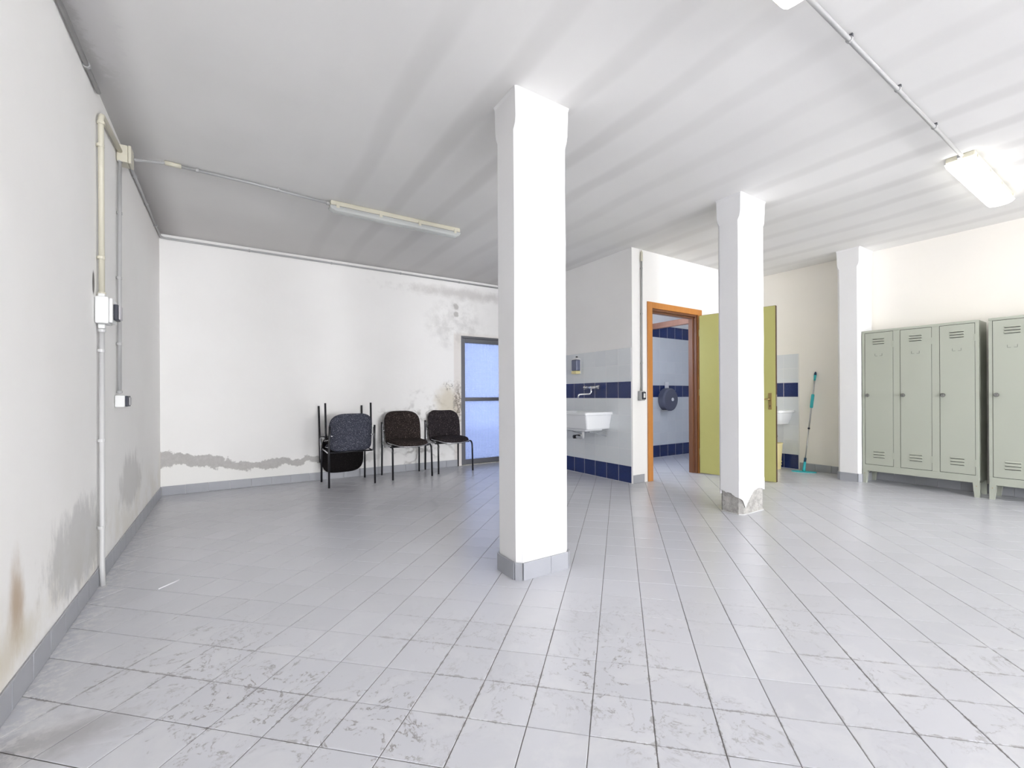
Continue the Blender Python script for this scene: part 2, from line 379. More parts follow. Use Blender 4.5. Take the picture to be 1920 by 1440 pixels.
def arc(c, a, b, n=6):
    """points of a quarter bend from c+a to c+b"""
    c, a, b = Vector(c), Vector(a), Vector(b)
    return [c + a * math.cos(t * PI / 2 / n) + b * math.sin(t * PI / 2 / n) for t in range(n + 1)]
def prism(bm, poly, z0, z1):
    lo = [bm.verts.new((x, y, z0)) for x, y in poly]; hi = [bm.verts.new((x, y, z1)) for x, y in poly]
    n = len(poly)
    for i in range(n): bm.faces.new((lo[i], lo[(i + 1) % n], hi[(i + 1) % n], hi[i]))
    bm.faces.new(lo); bm.faces.new(hi)
def disc(bm, c, axis, r, h, seg=24, r2=None):
    c = Vector(c); axis = Vector(axis).normalized()
    tube(bm, [c, c + axis * h], r, seg, True, [r, r if r2 is None else r2])
def disco(name, mat, parent, c, axis, r, h, seg=24, r2=None):
    bm = bmesh.new(); disc(bm, c, axis, r, h, seg, r2); return finish(name, bm, mat, parent)
def empty(name, loc, rot=(0, 0, 0), label=None, cat=None, group=None, kind=None):
    o = bpy.data.objects.new(name, None); COL.objects.link(o); o.location = loc; o.rotation_euler = rot; o.empty_display_size = 0.1
    return tag(o, label, cat, group, kind)
def tag(o, label=None, cat=None, group=None, kind=None):
    if label: o['label'] = label
    if cat: o['category'] = cat
    if group: o['group'] = group
    if kind: o['kind'] = kind
    return o
def struct(name, bm, mat, label=None, cat=None):
    return tag(finish(name, bm, mat), label, cat, None, 'structure')

# ------------------------------------------------------------------ room shell
LX, BY, EX, CZ = -0.625, 6.22, 6.67, 2.835         # left wall, back wall, right wall, ceiling
SX, FY = 4.0, 3.74                                  # washroom block: tiled side wall, front wall
WY, WX = 5.10, 7.42                                 # washroom far wall, end wall
DX0, DX1, DH = 4.335, 5.27, 2.145                   # washroom door opening
GX0, GX1, GH = 2.93, 3.86, 1.985                    # glass door opening

bm = bmesh.new(); box(bm, LX - 0.2, WX + 0.2, REAR_Y - 0.2, BY + 0.18, -0.15, -0.0025)
floor = struct('floor', bm, M['grout'], 'pale grey square floor tiles laid diagonally with dark joints', 'floor')
bm = bmesh.new(); box(bm, LX - 0.2, WX + 0.2, REAR_Y - 0.2, BY + 0.18, CZ, CZ + 0.15)
struct('ceiling', bm, M['ceiling'], 'off-white plaster ceiling with faint dark parallel stripes', 'ceiling')
bm = bmesh.new(); box(bm, LX - 0.2, LX, REAR_Y - 0.2, BY + 0.18, -0.1, CZ)
wall_left = struct('wall_left', bm, M['wall_left'], 'white plaster wall with damp stains above the skirting, carrying conduits', 'wall')
bm = bmesh.new()
box(bm, LX, GX0, BY, BY + 0.18, -0.1, CZ); box(bm, GX1, WX + 0.2, BY, BY + 0.18, -0.1, CZ); box(bm, GX0, GX1, BY, BY + 0.18, GH, CZ)
wall_back = struct('wall_back', bm, M['wall_back'], 'white plaster wall with a grey damp tide line, behind the chairs', 'wall')
bm = bmesh.new(); box(bm, EX, EX + 0.2, REAR_Y - 0.2, FY, -0.1, CZ)
wall_right = struct('wall_right', bm, M['wall_warm'], 'warm white wall behind the lockers and the mop', 'wall')
bm = bmesh.new()
RW = ((-0.15, 2.35), (3.5, 6.0))
for a, b in ((LX, RW[0][0]), (RW[0][1], RW[1][0]), (RW[1][1], EX)): box(bm, a, b, REAR_Y - 0.2, REAR_Y, -0.1, CZ)
for a, b in RW: box(bm, a, b, REAR_Y - 0.2, REAR_Y, -0.1, 0.35); box(bm, a, b, REAR_Y - 0.2, REAR_Y, 2.05, CZ)
struct('wall_rear', bm, M['wall'], 'white wall behind the viewer with two large added windows', 'wall')
bm = bmesh.new()
box(bm, SX, DX0, FY, FY + 0.1, -0.1, CZ); box(bm, DX1, WX + 0.2, FY, FY + 0.1, -0.1, CZ); box(bm, DX0, DX1, FY, FY + 0.1, DH, CZ)
wall_block = struct('wall_washroom_front', bm, M['wall'], 'white front wall of the washroom around the orange door frame', 'wall')
bm = bmesh.new(); box(bm, SX, SX + 0.1, FY + 0.1, BY, -0.1, CZ)
wall_sink = struct('wall_washroom_side', bm, M['wall'], 'side wall of the washroom tiled grey and blue behind the sink', 'wall')
bm = bmesh.new()
wx0, wx1, wz0, wz1 = 4.25, 5.05, 1.5, 2.2
box(bm, SX + 0.1, wx0, WY, WY + 0.1, -0.1, CZ); box(bm, wx1, WX, WY, WY + 0.1, -0.1, CZ); box(bm, wx0, wx1, WY, WY + 0.1, -0.1, wz0); box(bm, wx0, wx1, WY, WY + 0.1, wz1, CZ)
wall_far = struct('wall_washroom_far', bm, M['wall'], 'tiled far wall inside the washroom', 'wall')
bm = bmesh.new(); box(bm, WX, WX + 0.2, FY + 0.1, WY + 0.1, -0.1, CZ)
struct('wall_washroom_end', bm, M['wall'], 'white end wall of the washroom', 'wall')
bm = bmesh.new(); box(bm, -1.5, 9.0, BY + 0.18, BY + 8.0, -0.3, -0.06)
struct('ground_outside', bm, M['paving'], 'paved yard outside the glass door', 'ground')

# unseen windows added for fill light (two behind the camera, one in the washroom)
for i, (a, b) in enumerate(RW):
    w = empty('window_%d' % (i + 1), ((a + b) / 2, REAR_Y - 0.1, 0.35), kind='structure', label=('large unseen window added behind the viewer on the left side' if i == 0 else 'large unseen window added behind the viewer on the right side'), cat='window')
    h = (b - a) / 2
    bm = bmesh.new()
    for x0, x1, z0, z1 in ((-h, -h + 0.06, 0, 1.7), (h - 0.06, h, 0, 1.7), (-h + 0.06, h - 0.06, 0, 0.06), (-h + 0.06, h - 0.06, 1.64, 1.7), (-0.03, 0.03, 0.06, 1.64)):
        box(bm, x0, x1, -0.03, 0.03, z0, z1)
    finish('window_frame', bm, M['alu'], w)
    for s in (-1, 1):
        boxo('pane', M['frost'], w, min(s * 0.03, s * (h - 0.06)), max(s * 0.03, s * (h - 0.06)), -0.004, 0.004, 0.06, 1.64)
w = empty('window_3', ((wx0 + wx1) / 2, WY + 0.06, wz0), kind='structure', label='small unseen frosted window added to the washroom far wall', cat='window')
bm = bmesh.new()
for x0, x1, z0, z1 in ((-0.4, -0.35, 0, 0.7), (0.35, 0.4, 0, 0.7), (-0.35, 0.35, 0, 0.05), (-0.35, 0.35, 0.65, 0.7)): box(bm, x0, x1, -0.03, 0.03, z0, z1)
finish('window_frame', bm, M['alu'], w); boxo('pane', M['frost'], w, -0.35, 0.35, -0.004, 0.004, 0.05, 0.65)

# ------------------------------------------------------------------ floor tiles
def tile_verts(s, ch=0.0014, t=0.0025):
    h = s / 2; k = h - ch
    v = [(-h, -h, -t), (h, -h, -t), (h, h, -t), (-h, h, -t), (-h, -h, -ch), (h, -h, -ch), (h, h, -ch), (-h, h, -ch), (-k, -k, 0), (k, -k, 0), (k, k, 0), (-k, k, 0)]
    f = [(0, 1, 5, 4), (1, 2, 6, 5), (2, 3, 7, 6), (3, 0, 4, 7), (4, 5, 9, 8), (5, 6, 10, 9), (6, 7, 11, 10), (7, 4, 8, 11), (8, 9, 10, 11)]
    return v, f
TV, TF = tile_verts(TILE_P - 0.0028)
tm = bpy.data.meshes.new('floor_tile'); tm.from_pydata(TV, [], TF); tm.materials.append(M['floor'])
def proj(P):
    d = Vector(P) - Vector((0, 0, CAM_H)); g = d.dot(_F)
    if g < 0.05: return None
    return CX + F_PX * d.dot(_X) / g, CY - F_PX * d.dot(_Y) / g, g
cells = []
for i in range(-85, 60):
    for j in range(-60, 90):
        a = A0 + (i + 0.5) * TILE_P; b = B0 + (j + 0.5) * TILE_P
        x = a * TS + b * TC; y = a * TC - b * TS
        e = 0.12
        main = LX - e < x < EX + e and REAR_Y - e < y < FY + 0.05
        rest = LX - e < x < SX + 0.08 and FY <= y < BY + e
        wc = SX < x < WX + e and FY <= y < WY + e
        if not (main or rest or wc): continue
        p = proj((x, y, 0)); seen = p is not None and -60 < p[0] < 1980 and 742 < p[1] < 1500
        cells.append((0 if seen else 1, p[2] if p else 99, x, y))
cells.sort()
ROTT = math.atan2(TC, TS)
for k, (s, g, x, y) in enumerate(cells[:300]):
    o = bpy.data.objects.new('floor_tile', tm); COL.objects.link(o); o.parent = floor
    o.location = (x, y, random.uniform(-0.0003, 0.0003)); o.rotation_euler = (random.uniform(-.0012, .0012), random.uniform(-.0012, .0012), ROTT)
vv, ff = [], []
ca, sa = math.cos(ROTT), math.sin(ROTT)
for s, g, x, y in cells[300:]:
    n0 = len(vv); dz = random.uniform(-0.0003, 0.0003); tx, ty = random.uniform(-.001, .001), random.uniform(-.001, .001)
    for a, b, c in TV: vv.append((x + a * ca - b * sa, y + a * sa + b * ca, c + dz + a * tx + b * ty))
    ff += [tuple(n0 + q for q in f) for f in TF]
me = bpy.data.meshes.new('floor_tile_field'); me.from_pydata(vv, [], ff); me.materials.append(M['floor'])
o = bpy.data.objects.new('floor_tile_field', me); COL.objects.link(o); o.parent = floor; o['kind'] = 'stuff'

# ------------------------------------------------------------------ wall tiles
TP = 0.2045
def tile_slab_mesh(name, w, h, t, mat, axis):
    bm = bmesh.new()
    if axis == 'x': box(bm, 0, t, -w / 2, w / 2, -h / 2, h / 2, 0.0012, 1)
    else: box(bm, -w / 2, w / 2, 0, t, -h / 2, h / 2, 0.0012, 1)
    me = bpy.data.meshes.new(name); bmesh.ops.recalc_face_normals(bm, faces=bm.faces); bm.to_mesh(me); bm.free(); me.materials.append(mat); return me
def tile_field(parent, axis, face, c0, step, cols, rows, blue_rows, z0=0.002):
    """tiles on a wall: axis is the wall normal, face its plane (towards -axis), c0 the first joint, step signed pitch"""
    t = 0.006
    g = tile_slab_mesh('wall_tile', abs(step) - 0.0035, TP - 0.0035, t, M['tile'], axis); b = tile_slab_mesh('wall_tile', abs(step) - 0.0035, TP - 0.0035, t, M['blue'], axis)
    for r in range(rows):
        for c in range(cols):
            o = bpy.data.objects.new('wall_tile', b if r in blue_rows else g); COL.objects.link(o); o.parent = parent
            u = c0 + (c + 0.5) * step; z = z0 + (r + 0.5) * TP; q = face - t - random.uniform(0, 0.0006)
            o.location = (q, u, z) if axis == 'x' else (u, q, z)
for wl, ax, args in ((wall_sink, 'x', (SX, FY + 0.015, 0.2135, 11, 8, (0, 5))), (wall_far, 'y', (WY, 5.10, 0.204, 11, 11, (0, 5, 10))), (wall_right, 'x', (EX, 3.105, 0.2, 3, 8, (0, 5)))):
    tile_field(wl, ax, *args)
# grout beds behind the tiles
boxo('grout_bed', M['wgrout'], wall_sink, SX - 0.0052, SX + 0.001, FY + 0.015, FY + 0.015 + 0.2135 * 11, 0, 8 * TP)
boxo('grout_bed', M['wgrout'], wall_far, 5.10, 5.10 + 0.204 * 11, WY - 0.0052, WY + 0.001, 0, 11 * TP)
boxo('grout_bed', M['wgrout'], wall_right, EX - 0.0052, EX + 0.001, 3.105, 3.705, 0, 8 * TP)
boxo('tile_edge_trim', M['pvcw'], wall_right, EX - 0.008, EX + 0.001, 3.095, 3.105, 0, 8 * TP)

# ------------------------------------------------------------------ skirting
def skirting(name, segs, label):
    """segs: list of (axis 'x' or 'y', plane, from, to, outward sign)"""
    p = empty(name, (0, 0, 0), label=label, cat='skirting', kind='structure')
    cache = {}
    for ax, pl, a, b, sg in segs:
        n = max(1, round((b - a) / 0.2)); st = (b - a) / n
        key = (ax, round(st, 4), sg)
        if key not in cache:
            bm = bmesh.new(); h = st / 2 - 0.0012
            if ax == 'x': box(bm, min(0, sg * 0.009), max(0, sg * 0.009), -h, h, 0, 0.1, 0.002, 1)
            else: box(bm, -h, h, min(0, sg * 0.009), max(0, sg * 0.009), 0, 0.1, 0.002, 1)
            me = bpy.data.meshes.new('skirting_tile'); bmesh.ops.recalc_face_normals(bm, faces=bm.faces); bm.to_mesh(me); bm.free(); me.materials.append(M['skirt']); cache[key] = me
        for i in range(n):
            o = bpy.data.objects.new('skirting_tile', cache[key]); COL.objects.link(o); o.parent = p
            c = a + (i + 0.5) * st; o.location = (pl, c, random.uniform(0, 0.002)) if ax == 'x' else (c, pl, random.uniform(0, 0.002))
    return p
skirting('baseboard_left', [('x', LX, REAR_Y, BY - 0.01, 1)], 'grey tile skirting along the left wall with the conduits')
skirting('baseboard_back', [('y', BY, LX + 0.01, GX0 - 0.05, -1)], 'grey tile skirting along the back wall behind the chairs')
skirting('baseboard_right', [('x', EX, REAR_Y, 2.21, -1), ('x', EX, 2.49, 3.09, -1)], 'dark grey tile skirting under the lockers and beside the mop')
skirting('baseboard_washroom', [('y', FY, SX + 0.005, 4.2, -1)], 'short grey skirting tile beside the orange door frame')

# ------------------------------------------------------------------ pillars
def chamfer_poly(x0, x1, y0, y1, c):
    return [(x0 + c, y0), (x1 - c, y0), (x1, y0 + c), (x1, y1 - c), (x1 - c, y1), (x0 + c, y1), (x0, y1 - c), (x0, y0 + c)]
def shaft(x0, x1, y0, y1, zb, c, zc, jig=0.004):
    """plaster shaft: chamfered edges that end below the ceiling, slightly uneven"""
    bm = bmesh.new(); levels = []
    zs = [zb + (zc - zb) * i / 9 for i in range(10)] + [zc + 0.03, zc + 0.07, CZ - 0.02, CZ]
    for z in zs:
        cc = c if z <= zc else (c * 0.5 if z <= zc + 0.04 else 0.006)
        g = 0.0 if z <= zc + 0.1 else 0.003
        if z >= CZ - 0.001: g = 0.008
        ring = []
        for (x, y) in chamfer_poly(x0 - g, x1 + g, y0 - g, y1 + g, cc):
            ring.append(bm.verts.new((x + random.uniform(-jig, jig) * 0.4, y + random.uniform(-jig, jig) * 0.4, z)))
        levels.append(ring)
    for a, b in zip(levels, levels[1:]):
        for i in range(8): bm.faces.new((a[i], a[(i + 1) % 8], b[(i + 1) % 8], b[i]))
    bm.faces.new(levels[0]); bm.faces.new(levels[-1])
    return bm
# nearest pillar with tiled skirting
p = empty('pillar', (1.555, 2.275, 0), label='nearest white square pillar with grey tile skirting, in the middle of the room', cat='pillar')
hx, hy = 0.19, 0.122
finish('shaft', shaft(-hx, hx, -hy, hy, 0.0, 0.03, 2.60), M['pillar'], p)
def slab(name, parent, a, b, t=0.011, h=0.1):
    """skirting piece from plan point a to b, thickness outwards to the right of a->b"""
    a, b = Vector(a + (0,)), Vector(b + (0,)); d = (b - a).normalized(); n = Vector((d.y, -d.x, 0))
    a = a + d * 0.001; b = b - d * 0.001
    bm = bmesh.new(); prism(bm, [(a.x, a.y), (b.x, b.y), ((b + n * t).x, (b + n * t).y), ((a + n * t).x, (a + n * t).y)], 0, h)
    return finish(name, bm, M['skirt'], parent)
c = 0.03
poly = chamfer_poly(-hx - 0.003, hx + 0.003, -hy - 0.003, hy + 0.003, c)
for i in range(8):
    a, b = poly[i], poly[(i + 1) % 8]
    if i == 0:
        mx = a[0] + (b[0] - a[0]) * 0.6
        slab('skirting_tile', p, a, (mx, a[1])); slab('skirting_tile', p, (mx, a[1]), b)
    elif i == 4:
        mx = (a[0] + b[0]) / 2; slab('skirting_tile', p, a, (mx, a[1])); slab('skirting_tile', p, (mx, a[1]), b)
    else: slab('skirting_tile', p, a, b)
# second pillar: plaster broken off at the foot, concrete showing
p = empty('pillar', (3.91, 2.315, 0), label='white pillar with bare concrete foot in front of the green door', cat='pillar')
hx, hy, c = 0.197, 0.118, 0.03
bm = bmesh.new(); prism(bm, chamfer_poly(-hx + 0.012, hx - 0.012, -hy + 0.012, hy - 0.012, c), 0, 0.5)
finish('concrete_core', bm, M['concrete'], p)
bm = bmesh.new(); prism(bm, chamfer_poly(-hx + 0.004, hx - 0.004, -hy + 0.004, hy - 0.004, c), 0, 0.008); finish('floor_mortar', bm, M['lightpvc'], p)
finish('shaft', shaft(-hx, hx, -hy, hy, 0.30, c, 2.60), M['pillar'], p)
def broken(t):      # height of the plaster edge along the perimeter parameter (front face 0..1, left face -1..0)
    pts = [(-1.2, 0.20), (-1.0, 0.195), (-0.75, 0.182), (-0.55, 0.185), (-0.3, 0.155), (-0.1, 0.15), (-0.02, 0.125), (0.06, 0.05), (0.14, 0.10), (0.3, 0.15), (0.45, 0.195), (0.6, 0.21), (0.75, 0.215), (0.9, 0.205), (1.0, 0.185), (2.0, 0.16)]
    for (a, za), (b, zb) in zip(pts, pts[1:]):
        if a <= t <= b: return za + (zb - za) * (t - a) / (b - a)
    return 0.17
bm = bmesh.new()
path = []
L = [(-hx, hy - c, -1.0), (-hx, -hy + c, -0.12), (-hx + c, -hy, 0.0), (hx - c, -hy, 1.0), (hx, -hy + c, 1.1), (hx, hy - c, 1.6), (hx - c, hy, 1.7), (-hx + c, hy, 1.9), (-hx, hy - c, 1.99)]
for (ax, ay, at), (bx, by, bt) in zip(L, L[1:]):
    n = 14 if abs(bt - at) > 0.5 else 4
    for i in range(n): path.append((ax + (bx - ax) * i / n, ay + (by - ay) * i / n, at + (bt - at) * i / n))
N = len(path); ins = 0.985
ro, ri = [], []
for x, y, t in path:
    z = broken(t) + random.uniform(-0.004, 0.004)
    ro.append((bm.verts.new((x, y, z)), bm.verts.new((x, y, 0.301)))); k = 0.93
    ri.append((bm.verts.new((x * k, y * 0.9, z)), bm.verts.new((x * k, y * 0.9, 0.301))))
for i in range(N):
    j = (i + 1) % N
    bm.faces.new((ro[i][0], ro[j][0], ro[j][1], ro[i][1])); bm.faces.new((ri[i][0], ri[j][0], ri[j][1], ri[i][1]))
    bm.faces.new((ro[i][0], ro[j][0], ri[j][0], ri[i][0]))
finish('broken_plaster', bm, M['pillar'], p)
# pillar against the right wall
p = empty('pillar', (6.47, 2.345, 0), label='white pillar standing against the right wall between mop and lockers', cat='pillar')
hx, hy, c = 0.19, 0.122, 0.028
finish('shaft', shaft(-hx, hx + 0.005, -hy, hy, 0.0, c, 2.60, 0.003), M['pillar'], p)
for a, b in (((-hx - .003, hy - c), (-hx - .003, -hy + c)), ((-hx - .003, -hy + c), (-hx + c, -hy - .003)), ((-hx + c, -hy - .003), (0, -hy - .003)), ((0, -hy - .003), (hx, -hy - .003)), ((hx, hy + .003), (0, hy + .003)), ((0, hy + .003), (-hx + c, hy + .003)), ((-hx + c, hy + .003), (-hx - .003, hy - c))):
    slab('skirting_tile', p, a, b)

# ------------------------------------------------------------------ glass door (door_2)
d = empty('door_2', (GX0, BY + 0.05, 0), label='grey metal door with two reeded glass panes beside the chairs', cat='door', kind='structure')
gw = GX1 - GX0
bm = bmesh.new()
for x0, x1, z0, z1 in ((0, 0.03, 0, GH), (gw - 0.03, gw, 0, GH), (0.03, gw - 0.03, GH - 0.03, GH)): box(bm, x0, x1, -0.045, 0.045, z0, z1, 0.003, 1)
finish('door_frame', bm, M['alu'], d)
leaf = boxo('stile', M['alu'], d, 0.033, 0.075, -0.03, 0.02, 0.012, GH - 0.033, 0.004)
boxo('stile', M['alu'], d, gw - 0.075, gw - 0.033, -0.03, 0.02, 0.012, GH - 0.033, 0.004)
boxo('top_rail', M['alu'], d, 0.075, gw - 0.075, -0.03, 0.02, GH - 0.10, GH - 0.033, 0.004)
boxo('middle_rail', M['alu'], d, 0.075, gw - 0.075, -0.032, 0.02, 0.985, 1.04, 0.004)
boxo('bottom_rail', M['alu'], d, 0.075, gw - 0.075, -0.03, 0.02, 0.012, 0.085, 0.004)
boxo('pane', M['glass'], d, 0.075, gw - 0.075, -0.008, -0.002, 1.04, GH - 0.10)
boxo('pane', M['glass'], d, 0.075, gw - 0.075, -0.008, -0.002, 0.085, 0.985)
bm = bmesh.new(); box(bm, 0, gw, -0.06, 0.12, 0.0, 0.012); finish('threshold', bm, M['concrete'], d)
# ------------------------------------------------------------------ washroom door (door_1)
d = empty('door_1', (DX0, FY, 0), label='open olive green washroom door in an orange wooden frame', cat='door', kind='structure')
ow = DX1 - DX0; k = 0.075
bm = bmesh.new()
for x0, x1, z0, z1 in ((-k, 0.012, 0, DH + 0.07), (ow - 0.012, ow + k, 0, DH + 0.07), (0.012, ow - 0.012, DH - 0.005, DH + 0.07)): box(bm, x0, x1, -0.016, 0.0, z0, z1, 0.004, 2)
finish('architrave', bm, M['orange_wood'], d)
bm = bmesh.new()
for x0, x1, z0, z1 in ((0.0, 0.03, 0, DH), (ow - 0.03, ow, 0, DH), (0.03, ow - 0.03, DH - 0.03, DH)): box(bm, x0, x1, 0.001, 0.115, z0, z1, 0.002, 1)
for x0, x1, z0, z1 in ((0.03, 0.045, 0, DH - .03), (ow - 0.045, ow - 0.03, 0, DH - .03), (0.045, ow - 0.045, DH - 0.045, DH - 0.03)): box(bm, x0, x1, 0.05, 0.115, z0, z1)
finish('jamb', bm, M['brown_wood'], d)
# leaf swung into the room
hp = Vector((5.262 - DX0, 3.722 - FY - 0.022, 0)); ep = Vector((5.424 - DX0, 2.772 - FY, 0)); dv = (ep - hp); Lw = dv.length; ang = math.atan2(dv.y, dv.x)
leaf = boxo('door_leaf', M['edge'], d, 0, Lw, -0.02, 0.02, 0.012, 2.125, 0.001); leaf.location = hp; leaf.rotation_euler = (0, 0, ang)
for s in (-1, 1): boxo('laminate_face', M['green'], leaf, 0.003, Lw - 0.003, min(s * 0.0195, s * 0.0225), max(s * 0.0195, s * 0.0225), 0.015, 2.122)
fs = -1     # side of the leaf that faces the camera
bm = bmesh.new(); box(bm, Lw - 0.085, Lw - 0.045, fs * 0.0235 - 0.003, fs * 0.0235 + 0.002, 0.88, 1.08, 0.0025, 2)
finish('handle_plate', bm, M['brass'], leaf)
bm = bmesh.new(); tube(bm, [(Lw - 0.065, fs * 0.022, 1.005), (Lw - 0.065, fs * 0.062, 1.005), (Lw - 0.08, fs * 0.07, 1.005), (Lw - 0.18, fs * 0.07, 1.0)], 0.009, 10)
finish('handle', bm, M['brass'], leaf, smooth=True)
bm = bmesh.new(); disc(bm, (Lw - 0.065, fs * 0.0255, 0.925), (0, fs, 0), 0.006, 0.002, 12); box(bm, Lw - 0.067, Lw - 0.063, fs * 0.0255 - .002, fs * 0.0255 + .001, 0.905, 0.925); finish('keyhole', bm, M['black'], leaf)
boxo('lock_plate', M['steel'], leaf, Lw - 0.002, Lw + 0.0015, -0.01, 0.01, 0.92, 1.06)
for z in (0.25, 1.05, 1.85): boxo('hinge', M['brass'], leaf, -0.012, 0.004, -0.012, 0.012, z, z + 0.09)

# wooden beam under the washroom ceiling
o = boxo('wooden_beam', M['beam_wood'], None, 5.87, 5.95, FY + 0.12, WY - 0.01, 2.165, 2.255, 0.004)
tag(o, 'brown wooden beam crossing the washroom above the blue tiles', 'beam')

# ------------------------------------------------------------------ chairs
def pad(bm, w, h, T, nx, f, rings=7, seg=44, n_top=3.2, n_bot=6.0):
    """upholstered pad with a superellipse outline; f(a, b, t) maps outline coords and thickness to space"""
    def outline(t):
        cx, sx = math.cos(t), math.sin(t); n = n_top if sx > 0 else n_bot
        return (math.copysign(abs(cx) ** (2 / n), cx) * w / 2, math.copysign(abs(sx) ** (2 / n), sx) * h / 2)
    tops, bots = [], []
    for side, store in ((1, tops), (-1, bots)):
        store.append([bm.verts.new(f(0, 0, side * T / 2))])
        for k in range(1, rings + 1):
            r = math.sin(k / rings * PI / 2) if False else 1 - (1 - k / rings) ** 1.6
            th = side * T / 2 * (max(0.0, 1 - r ** 7)) ** 0.5
            if k == rings and side == -1: store.append(tops[-1]); continue
            store.append([bm.verts.new(f(*[q * r for q in outline(2 * PI * i / seg)], th)) for i in range(seg)])
    for store in (tops, bots):
        for i in range(seg):
            bm.faces.new((store[0][0], store[1][i], store[1][(i + 1) % seg]))
            for k in range(1, rings): bm.faces.new((store[k][i], store[k + 1][i], store[k + 1][(i + 1) % seg], store[k][(i + 1) % seg]))
    return [v.co.copy() for v in tops[-1]]
HW = 0.262
def chair_parts(fab):
    """meshes of one chair: origin on the floor, facing -y"""
    parts = []
    def add(name, bm, mat, smooth=True): 
        me = bpy.data.meshes.new(name); bmesh.ops.recalc_face_normals(bm, faces=bm.faces); bm.to_mesh(me); bm.free(); me.materials.append(mat)
        if smooth:
            for q in me.polygons: q.use_smooth = True
        parts.append((name, me))
    for s in (-1, 1):
        bm = bmesh.new(); tube(bm, [(s * HW, -0.232, 0.0), (s * (HW - .002), -0.222, 0.355)] + arc((s * (HW - .004), -0.162, 0.365), (0, -0.06, 0), (0, 0, 0.055), 6), 0.0115, 10)
        add('leg', bm, M['black'])
        bm = bmesh.new(); tube(bm, [(s * HW, 0.235, 0.0), (s * (HW - .002), 0.225, 0.40), (s * (HW - .004), 0.232, 0.55), (s * (HW - .006), 0.25, 0.715)], 0.0115, 10)
        add('leg', bm, M['black'])
        bm = bmesh.new(); tube(bm, [(s * (HW - .004), -0.165, 0.42), (s * (HW - .006), -0.02, 0.408), (s * (HW - .006), 0.13, 0.40)] + arc((s * (HW - .008), 0.15, 0.455), (0, 0, -0.055), (0, 0.055, 0), 5) + [(s * (HW - .012), 0.215, 0.56), (s * (HW - .014), 0.235, 0.69)], 0.0095, 10)
        add('side_rail', bm, M['rail'])
        bm = bmesh.new(); tube(bm, [(s * (HW - .014), 0.215, 0.60), (s * (HW - .045), 0.225, 0.60)], 0.01, 8); add('bracket', bm, M['rail'])
    bm = bmesh.new(); tube(bm, [(-HW, 0.12, 0.395), (HW, 0.12, 0.395)], 0.009, 8); add('crossbar', bm, M['black'])
    bm = bmesh.new(); tube(bm, [(-HW, -0.12, 0.405), (HW, -0.12, 0.405)], 0.009, 8); add('crossbar', bm, M['black'])
    def seat_f(a, b, t):
        u = b / 0.215
        z = 0.447 + 0.012 * (a / 0.24) ** 2 - 0.018 * max(0, -u - 0.25) ** 2 * 2.2 + 0.012 * max(0, u)
        return (a, b - 0.05, z - 0.008 + t * (1.0 if t > 0 else 0.8))
    bm = bmesh.new(); rim = pad(bm, 0.475, 0.43, 0.085, 0, seat_f, n_top=4.5, n_bot=3.4); add('seat', bm, fab)
    bm = bmesh.new(); rr = [(v.x * 1.002, v.y * 1.002, v.z - 0.006) for v in rim]; tube(bm, rr + rr[:2], 0.006, 6, False); add('seat_trim', bm, M['rail'])
    def back_f(a, b, t):
        u = b / 0.22
        y = 0.212 + 0.028 * u - 0.055 * (a / 0.24) ** 2 + 0.02 * max(0, u) ** 2
        return (a, y + t, 0.635 + b)
    bm = bmesh.new(); pad(bm, 0.50, 0.455, 0.058, 0, back_f, n_top=3.6, n_bot=6.5); add('backrest', bm, fab)
    return parts
def chair(loc, rot, fab, label, group):
    r = empty('upholstered_chair', loc, rot, label, 'chair', group)
    for name, me in chair_parts(fab):
        o = bpy.data.objects.new(name, me); COL.objects.link(o); o.parent = r
    return r
G = 'upholstered chairs along the back wall'
chair((1.967, 5.885, 0), (0, 0, math.radians(1.0)), M['fab_brown'], 'brown-black speckled chair standing between the stacked chairs and the chair by the glass door', G)
chair((2.614, 5.975, 0), (0, 0, math.radians(1.5)), M['fab_dark'], 'charcoal speckled chair standing right beside the glass door', G)
chair((1.21, 5.835, 0), (0, 0, PI + math.radians(1.0)), M['fab_blue'], 'slate blue chair with its back to the room, carrying an upturned chair', G)
chair((1.20, 5.968, 0.966), (math.radians(5), PI, 0) , M['fab_shaded'], 'chair in shade-darkened black fabric turned upside down on another chair, legs in the air', G)

